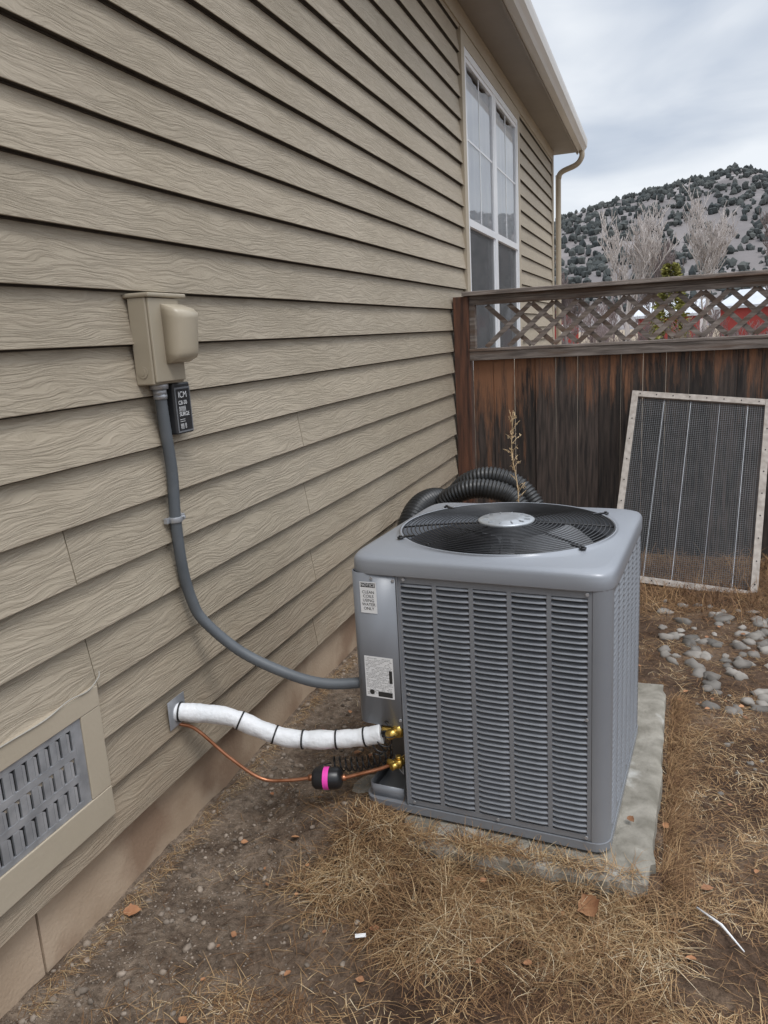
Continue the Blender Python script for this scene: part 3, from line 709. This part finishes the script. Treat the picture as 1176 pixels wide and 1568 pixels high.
# ------------------------------------------------------------------ leaning framed mesh screen
TL=Vector((1.213,5.29,1.065));TR=Vector((2.035,5.29,.985));BL=Vector((1.105,4.63,.0))
ex=(TR-TL).normalized();ey=(TL-BL);Hs=ey.length;ey.normalize();ey=(ey-ex*ey.dot(ex)).normalized();ez=ex.cross(ey);Ws=(TR-TL).length
SM=Matrix.Translation(TL-ey*Hs)@Matrix((( ex.x,ey.x,ez.x,0),(ex.y,ey.y,ez.y,0),(ex.z,ey.z,ez.z,0),(0,0,0,1)))
SC=empty('framed_mesh_screen',SM)
mb=MB();fw=.040
mb.box((0,0,0),(fw,Hs,.02));mb.box((Ws-fw,0,0),(Ws,Hs,.02));mb.box((fw,Hs-fw,.001),(Ws-fw,Hs,.019));mb.box((fw,0,.001),(Ws-fw,fw,.019))
mb.obj('frame',M_whw,SC,.002)
mb=MB();x=.02
while x<Ws-.02:
    mb.box((x-.0007,.02,.0005),(x+.0007,Hs-.02,.0012));x+=.0125
y=.02
while y<Hs-.02:
    mb.box((.02,y-.0007,-.0004),(Ws-.02,y+.0007,.0003));y+=.0125
mb.obj('mesh',M_wire,SC)
mb=MB()
for x in (.20,.36,.53,.69): mb.box((x,.02,-.003),(x+.0025,Hs-.02,-.001))  # thin pale vertical lines just behind the mesh
mb.obj('mesh_vertical_lines',M_galv,SC)
mb=MB()
for i in range(8):
    for q in (fw/2,Hs-fw/2): mb.tube([(.05+i*.1,q,.019),(.05+i*.1,q,.0225)],.004,6)
    for q in (fw/2,Ws-fw/2): mb.tube([(q,.08+i*.14,.02),(q,.08+i*.14,.0235)],.004,6)
mb.obj('nails',M_dark,SC)

# ------------------------------------------------------------------ rocks
mbR=MB()
def ico(sub):
    bm=bmesh.new();bmesh.ops.create_icosphere(bm,subdivisions=sub,radius=1);v=[x.co.copy() for x in bm.verts];f=[[q.index for q in fa.verts] for fa in bm.faces];bm.free();return v,f
I2=ico(2);I1=ico(1)
def rock(mb,p,s,I,r,fl=.55,rough=.28):
    k=len(mb.v);o=Vector((rnd(0,99),rnd(0,99),rnd(0,99)));R_=Matrix.Rotation(rnd(0,6.28),3,'Z')
    sx,sy=rnd(.8,1.35),rnd(.65,1.0)
    for v in I[0]:
        q=v*(1+rough*noise.noise(v*1.3+o)+.12*noise.noise(v*3+o));q=Vector((q.x*sx,q.y*sy,q.z*fl));q=R_@q
        mb.v.append(tuple(Vector(p)+q*s))
    for f in I[1]: mb.face([k+i for i in f],r,0,None,True)
for i in range(190):
    x=rnd(1.42,2.5);y=random.gauss(3.65,.42)
    if not 3.0<y<4.35: continue
    s_=rnd(.016,.046)*(1 if random.random()<.85 else 1.3);rock(mbR,(x,y,gh(x,y)+s_*.02),s_,I2,rnd(0,1),.5,.6)
for i in range(14):
    x=rnd(1.5,1.8);y=rnd(2.4,3.2);s_=rnd(.006,.014);rock(mbR,(x,y,gh(x,y)+s_*.1),s_,I2,rnd(0,.6),.5,.6)
mbR.obj('river_rocks',M_rock)
def onpad(x,y):
    q=PM.inverted()@Vector((x,y,0));return -.465<q.x<.47 and -.63<q.y<.61
mb=MB()
for i in range(4600):
    x=abs(random.gauss(.0,.30))
    y=rnd(1.0,3.2)
    s_=rnd(.0015,.004) if random.random()<.94 else rnd(.005,.013)
    rock(mb,(x,y,gh(x,y)+s_*.2),s_,I1,rnd(0,1),.7,.5)
mb.obj('soil_pebbles',M_debris)

# ------------------------------------------------------------------ dry grass
V=[];Fs=[];Rr=[]
def blade(x,y,L,az,el,wd,r,curl,z=None):
    z=gh(x,y) if z is None else z
    k=len(V);dx,dy=math.cos(az),math.sin(az);px,py=-dy*wd/2,dx*wd/2
    hz=0;e=el;a=az
    for i in range(4):
        w=(1,.95,.7,0)[i]
        if i<3:
            V.append((x-px*w,y-py*w,z+hz));V.append((x+px*w,y+py*w,z+hz))
        else: V.append((x,y,z+max(hz,.001)))
        st=L/3
        x+=math.cos(a)*st*math.cos(e);y+=math.sin(a)*st*math.cos(e);hz=max(hz+math.sin(e)*st,.0015);e-=curl;a+=curl*.5*random.choice((-1,1))
    Fs.append((k,k+1,k+3,k+2));Fs.append((k+2,k+3,k+5,k+4));Fs.append((k+4,k+5,k+6));Rr.extend((r,r,r))
def patch(x,y):
    n=noise.noise((x*3.1,y*3.1,33))+.5*noise.noise((x*8,y*8,3))
    return sst(-.15,.32,n)
def dens(x,y):
    d=.12+.78*patch(x,y)
    if x<.75: d*=max(.10,((x-.05)/.7) if x>.05 else 0)**1.6
    if 1.5<y<1.93 and .50<x<1.45: d=max(d,.9*sst(.24,.08,abs(y-1.74)-.02*math.sin(x*17)))
    if y>3 and x>1.4 and y<4.2: d=max(.3,d*.7)
    if 1.9<y<3.1 and x>1.4: d=.35+.6*d
    return d
cnt=0
while cnt<66000:
    y=1.0+4.35*random.random()**1.6;x=rnd(.03,1.38+ .42*y)
    if x>3.3 or (onpad(x,y) and mound(x,y)<.93): continue
    if random.random()>dens(x,y): continue
    cl=noise.noise((x*5,y*5,8))
    tuft=(.45<x<1.45 and 1.5<y<1.9)
    az=rnd(0,6.283) if not tuft else math.radians(-90+random.gauss(0,65))
    el=abs(random.gauss(.08,.18)) if not tuft else abs(random.gauss(.28,.3))
    L=rnd(.02,.085) if not tuft else rnd(.04,.14)
    r=min(1,max(0,random.gauss(.38+.45*cl+(.1 if tuft else 0),.24)))
    blade(x,y,L,az,el,rnd(.0008,.0019),r,rnd(.05,.45));cnt+=1
for i in range(360):
    x=rnd(.35,2.2);y=rnd(1.3,3.0) if random.random()<.5 else rnd(1.6,1.88)
    if onpad(x,y) or random.random()>dens(x,y)*1.1:continue
    r0=random.gauss(.52,.18)
    for j in range(int(rnd(15,50))):
        blade(x+random.gauss(0,.012),y+random.gauss(0,.012),rnd(.04,.12),rnd(0,6.28),abs(random.gauss(.45,.35)),rnd(.001,.0018),min(1,max(0,random.gauss(r0,.14))),rnd(.2,.6))
for i in range(2800):
    x=rnd(.55,1.37);y=1.875-(x-.93)*.04+random.gauss(0,.018)
    if random.random()>.25+.75*sst(-.1,.3,noise.noise((x*7,0,4)))*sst(1.35,.95,x)+.15: continue
    blade(x,y,rnd(.04,.12),math.radians(rnd(-180,180)),abs(random.gauss(.3,.25)),.0015,min(1,max(0,random.gauss(.55,.22))),rnd(.2,.5),z=max(gh(x,y),.03 if y<1.86 else .071))
for i in range(1300):
    y=rnd(1.1,3.2);x=rnd(.0,.05);blade(x,y,rnd(.02,.07),rnd(-1.2,1.2),abs(random.gauss(.3,.3)),.0013,rnd(.3,.9),rnd(.1,.5))
for i in range(3800):
    y=rnd(1.88,3.1);x=1.42+abs(random.gauss(0,.03))+(y-2.5)*.03
    blade(x+.01,y,rnd(.03,.09),rnd(-1.57,1.57),abs(random.gauss(.35,.35)),.0014,rnd(.05,.65),rnd(.1,.5))
# rusty thatch along the fence foot
for i in range(11000):
    x=rnd(1.15,3.0);y=rnd(4.05,5.3)
    if random.random()>.35+.65*sst(4.0,4.5,y): continue
    blade(x,y,rnd(.06,.2),rnd(0,6.28),abs(random.gauss(.35,.35)),.0026,min(1,max(0,random.gauss(.30+.3*noise.noise((x*4,y*4,2)),.12))),rnd(.15,.6))
me=bpy.data.meshes.new('dry_grass');me.from_pydata(V,[],Fs)
at=me.attributes.new('rnd','FLOAT','FACE');at.data.foreach_set('value',Rr);me.materials.append(M_grass);me.update()
o=bpy.data.objects.new('dry_grass',me);sc.collection.objects.link(o)

# fallen leaves
mb=MB()
def leaf(x,y,s,rz,z=None):
    z=gh(x,y)+.012 if z is None else z
    R_=Matrix.Translation((x,y,z))@Matrix.Rotation(rz,4,'Z')@Matrix.Rotation(rnd(-.5,.5),4,'X')
    rows=[]
    for i in range(9):
        t=i/8;w=s*.34*math.sin(math.pi*t**.8)*(1+.15*math.sin(i*2.5))
        c=.25*s*(t-.5)**2
        rows.append([R_@Vector((s*(t-.5),-w,c+w*.45)),R_@Vector((s*(t-.5),0,c)),R_@Vector((s*(t-.5),w,c+w*.45))])
    mb.loft(rows,rnd(0,1),closed=False)
leaf(1.24,1.76,.085,2.0,z=gh(1.24,1.76)+.03);leaf(.06,1.45,.05,.5);leaf(1.53,1.93,.035,.4)
for i in range(150):
    x=rnd(.1,2.4);y=rnd(1.2,4.3)
    if not onpad(x,y): leaf(x,y,rnd(.012,.03),rnd(0,6.28))
for x,y in ((.33,2.75),(1.2,2.9),(1.33,2.1)): leaf(x,y,.03,rnd(0,6),z=.085 if onpad(x,y) else None)
mb.obj('fallen_leaves',M_leaf)
mb=MB();mb.tube([(1.50,1.84,.035),(1.555,1.79,.037),(1.60,1.72,.033)],[.0025,.004,.0015],6)
mb.obj('bleached_stick',M_lab)
mb=MB();mb.box((-.014,-.006,0),(.014,.006,.003),M=Matrix.Translation((.70,1.52,.03))@Matrix.Rotation(.4,4,'Z'));mb.obj('paper_scrap',M_lab,None,.001)

# tall dry weed behind the condenser
WD=empty('dry_weed')
mb=MB();M_weed=mk('weed_straw',(.50,.35,.19),(.68,.52,.32),20,.8)
st=spline([(.80,3.42,0),(.785,3.41,.5),(.79,3.40,.78),(.765,3.40,.96),(.77,3.40,1.12)],8)
mb.tube(st,[.004*(1-.7*i/len(st)) for i in range(len(st))],6)
for i in range(34):
    p=random.choice(st[14:]);d=Vector((rnd(-.7,.9),rnd(-1,1),rnd(.3,1.5))).normalized()*rnd(.02,.07)
    q=p+d;mb.tube([p,p+d*.5+Vector((0,0,.006)),q],[.0016,.0012,.0006],4)
    for j in range(4):
        c=p.lerp(q,rnd(.4,1));dd=Vector((rnd(-1,1),rnd(-1,1),rnd(-1,1)))*.010
        mb.quad(c,c+dd,c+dd*1.1+Vector((.003,0,.002)),c+Vector((.003,0,.002)))
mb.obj('stalk_and_heads',M_weed,WD)

# ------------------------------------------------------------------ background
def hillh(x,y):
    rx=[-900,-420,-200,-110,-61,-41,-19,-5,9,26,40,55,80,140,260,500,900]
    rz=[10,24,34,48,59,65,71,72.5,75,77,79,72,66,78,95,70,30]
    r=float(np.interp(x,rx,rz))
    t=max(0,1-abs(y-500)/330)
    t=t*t*(3-2*t)
    n=noise.fractal((x*.012,y*.012,2),1,2,5)
    return r*t+ n*9*t*(1-t*.55) + (2.4*noise.noise((x*.08,y*.08,1)) if t>0 else 0)*min(1,t*4)-1.5
mb=MB();hx=np.linspace(-800,800,200);hy=np.linspace(165,820,90)
mb.v=[(x,y,hillh(x,y)) for y in hy for x in hx];n_=len(hx)
for j in range(len(hy)-1):
    for i in range(n_-1): mb.face((j*n_+i,j*n_+i+1,(j+1)*n_+i+1,(j+1)*n_+i),.5,0,None,True)
mb.obj('hill',M_hill)
mb=MB();I0=ico(1)
for i in range(13000):
    x=rnd(-200,240);y=rnd(230,515)
    if random.random()<.25+.6*noise.noise((x*.025,y*.025,7)): continue
    h=hillh(x,y);s_=rnd(.5,1.75);k=len(mb.v);r=rnd(0,1)
    for v in I0[0]:
        f=rnd(.6,1.3);mb.v.append((x+v.x*s_*f,y+v.y*s_*f,h+s_*.6+v.z*s_*1.2*f))
    for f in I0[1]: mb.face([k+q for q in f],min(1,max(0,r+rnd(-.2,.2))))
mb.obj('juniper_trees',M_pine)

def prism(mb,p,q,r0,r1,rn):
    d=(q-p).normalized();u=d.cross(Vector((.3,.9,.2))).normalized();w=d.cross(u);k=len(mb.v)
    for c,r in ((p,r0),(q,r1)):
        for j in range(3):
            a=j*2.094;mb.v.append(tuple(c+(u*math.cos(a)+w*math.sin(a))*r))
    for j in range(3): mb.face((k+j,k+(j+1)%3,k+3+(j+1)%3,k+3+j),rn,0,None,True)
def grow(mb,p,d,L,r,dep,kids,up,spread,rn,mn=.006):
    n=4;ch=[]
    for i in range(n):
        q=p+d*L/n
        prism(mb,p,q,max(mn,r*(1-.18*i)),max(mn,r*(1-.18*(i+1))),rn)
        d=(d+Vector((rnd(-1,1),rnd(-1,1),rnd(-.6,1)))*.12+Vector((0,0,up))).normalized();p=q
        ch.append((p.copy(),d.copy(),r*(1-.18*(i+1))))
    if dep<=0:return
    for j in range(kids):
        c=ch[min(n-1,int(rnd(.4,n)))]
        a=Vector((rnd(-1,1),rnd(-1,1),rnd(-.1,.6))).normalized()
        nd=(c[1]+a*spread).normalized()
        grow(mb,c[0],nd,L*rnd(.5,.78),max(mn,c[2]*rnd(.5,.72)),dep-1,kids,up,spread,rn,mn)
def tree(x,y,h,mat,name='bare_tree',dep=5,kids=4,up=.13,spread=.62,r=.12,z=-.2,mn=.012):
    mb=MB();grow(mb,Vector((0,0,0)),Vector((rnd(-.05,.05),0,1)),h*.34,r,dep,kids,up,spread,.5,mn)
    mz=sorted(v[2] for v in mb.v)[int(len(mb.v)*.99)];s_=h/mz
    mb.v=[(x+v[0]*s_,y+v[1]*s_,z+v[2]*s_) for v in mb.v]
    T=empty(name);mb.obj('trunk_and_limbs',mat,T);return T
tree(-2.8,38,5.9,M_bark2)
tree(-.2,41,6.9,M_bark,r=.15)
tree(1.4,47,5.8,M_bark2)
tree(3.3,41,7.1,M_bark,r=.15)
tree(5.9,38,6.2,M_bark2)
tree(9.5,42,7.0,M_bark)
tree(-8,44,7.0,M_bark2)
mb=MB()
for i in range(90):
    x=rnd(-40,55);y=rnd(50,95);grow(mb,Vector((x,y,-.3)),Vector((rnd(-.1,.1),0,1)),rnd(1.2,1.9)*y/60,.10,3,5,.09,.75,rnd(0,1),.014)
for i in range(120):
    x=rnd(-12,22);y=rnd(30,46);grow(mb,Vector((x,y,-.3)),Vector((rnd(-.2,.2),0,1)),rnd(.5,1.0),.035,3,5,.07,.9,rnd(0,1),.007)
mb.obj('distant_trees',M_brush)
T=empty('evergreen_tree');mb=MB()
bx,by=1.75,39
for i in range(2200):
    t=random.random()**.7;z=.4+3.6*t;rr_=.8*(1-t)**.8*(.5+.6*random.random())+.05;a=rnd(0,6.283)
    c=Vector((bx+rr_*math.cos(a),by+rr_*math.sin(a),z));d1=Vector((math.cos(a)+rnd(-.5,.5),math.sin(a)+rnd(-.5,.5),rnd(-.5,.3)))*.18;d2=Vector((rnd(-1,1),rnd(-1,1),rnd(-1,1)))*.07
    mb.quad(c,c+d1-d2,c+d1*1.3,c+d1*.6+d2,rnd(0,1))
mb.obj('needles',M_ever,T);mb=MB();mb.tube([(bx,by,-.2),(bx,by,3.9)],[.12,.02],6);mb.obj('trunk',M_bark2,T)
def barn(x,y,w,l,h,rh,rot,name='red_barn'):
    B=empty(name,Matrix.Translation((x,y,0))@Matrix.Rotation(rot,4,'Z'));mb=MB()
    mb.box((-w/2,-l/2,-.3),(w/2,l/2,h))
    for yy in (-l/2,l/2):
        k=len(mb.v);mb.v+=[(-w/2,yy,h),(w/2,yy,h),(0,yy,h+rh)];mb.face((k,k+1,k+2))
    mb.obj('walls',M_barn,B)
    mb=MB();
    for s_ in (-1,1): mb.loft([[Vector((s_*(w/2+.3),yy,h-.15)),Vector((0,yy,h+rh+.02)),Vector((0,yy,h+rh+.2)),Vector((s_*(w/2+.3),yy,h+.03))] for yy in (-l/2-.3,l/2+.3)],cap0=True,cap1=True,smooth=False)
    mb.obj('roof',M_snow,B)
    mb=MB();mb.box((-.9,-l/2-.03,-.2),(.9,-l/2-.002,h*.8));mb.box((w*.3,-l/2-.03,h*.4),(w*.42,-l/2-.002,h*.75));mb.obj('doors',M_white,B)
barn(2.2,62,4,4,1.9,.8,1.35);barn(8.6,58,5,5,2.2,.9,.9);barn(-9,66,7,6,2.2,1.4,.3)

# ------------------------------------------------------------------ light
el=math.radians(60)
az=math.radians(-40)
sd=Vector((math.cos(el)*math.cos(az),math.cos(el)*math.sin(az),math.sin(el)))
sl=bpy.data.lights.new('sun','SUN');sl.energy=1.5;sl.angle=math.radians(18);sl.color=(1,.975,.94)
so=bpy.data.objects.new('sun',sl);sc.collection.objects.link(so);so.rotation_euler=(-sd).to_track_quat('-Z','Y').to_euler()
w=bpy.data.worlds.new('World');sc.world=w;w.use_nodes=True;nt=w.node_tree;N=nt.nodes;Lk=nt.links
bg=N['Background'];bg.inputs[1].default_value=1.0
sky=N.new('ShaderNodeTexSky');sky.sky_type='NISHITA';sky.sun_disc=False;sky.sun_elevation=el;sky.sun_rotation=math.atan2(sd.x,sd.y)
sm=N.new('ShaderNodeVectorMath');sm.operation='SCALE';sm.inputs['Scale'].default_value=.10;Lk.new(sky.outputs[0],sm.inputs[0])
tc=N.new('ShaderNodeTexCoord');mp=N.new('ShaderNodeMapping');mp.inputs['Scale'].default_value=(1.6,1.6,4.0);Lk.new(tc.outputs['Generated'],mp.inputs[0])
n1=N.new('ShaderNodeTexNoise');n1.inputs['Scale'].default_value=2.4;n1.inputs['Detail'].default_value=5;n1.inputs['Roughness'].default_value=.45;n1.inputs['Distortion'].default_value=.4;Lk.new(mp.outputs[0],n1.inputs[0])
cr=N.new('ShaderNodeValToRGB');e=cr.color_ramp.elements;e[0].position=.38;e[0].color=(.62,.69,.80,1);e[1].position=.60;e[1].color=(.98,1.02,1.07,1);Lk.new(n1.outputs[0],cr.inputs[0])
sp=N.new('ShaderNodeSeparateXYZ');Lk.new(tc.outputs['Generated'],sp.inputs[0])
mr=N.new('ShaderNodeMapRange');mr.inputs[1].default_value=.40;mr.inputs[2].default_value=1;mr.inputs[3].default_value=.95;mr.inputs[4].default_value=2.8;Lk.new(sp.outputs[2],mr.inputs[0])
cs=N.new('ShaderNodeVectorMath');cs.operation='SCALE';Lk.new(cr.outputs[0],cs.inputs[0]);Lk.new(mr.outputs[0],cs.inputs['Scale'])
mx=N.new('ShaderNodeMix');mx.data_type='RGBA';mx.inputs[0].default_value=.9;Lk.new(sm.outputs[0],mx.inputs[6]);Lk.new(cs.outputs[0],mx.inputs[7]);Lk.new(mx.outputs[2],bg.inputs[0])

# ------------------------------------------------------------------ camera
yaw=math.radians(20);Pt=math.radians(12.8);rl=.056
fh=Vector((-math.sin(yaw),math.cos(yaw),0));F=math.cos(Pt)*fh+Vector((0,0,-math.sin(Pt)))
R0=Vector((math.cos(yaw),math.sin(yaw),0));U0=math.sin(Pt)*fh+Vector((0,0,math.cos(Pt)))
R_=math.cos(rl)*R0-math.sin(rl)*U0;U_=math.sin(rl)*R0+math.cos(rl)*U0
cam=bpy.data.cameras.new('camera');co=bpy.data.objects.new('camera',cam);sc.collection.objects.link(co);sc.camera=co
co.matrix_world=Matrix(((R_.x,U_.x,-F.x,1.38),(R_.y,U_.y,-F.y,0),(R_.z,U_.z,-F.z,1.5),(0,0,0,1)))
cam.sensor_fit='VERTICAL';cam.sensor_height=36;cam.lens=27.09;cam.clip_start=.05;cam.clip_end=8000
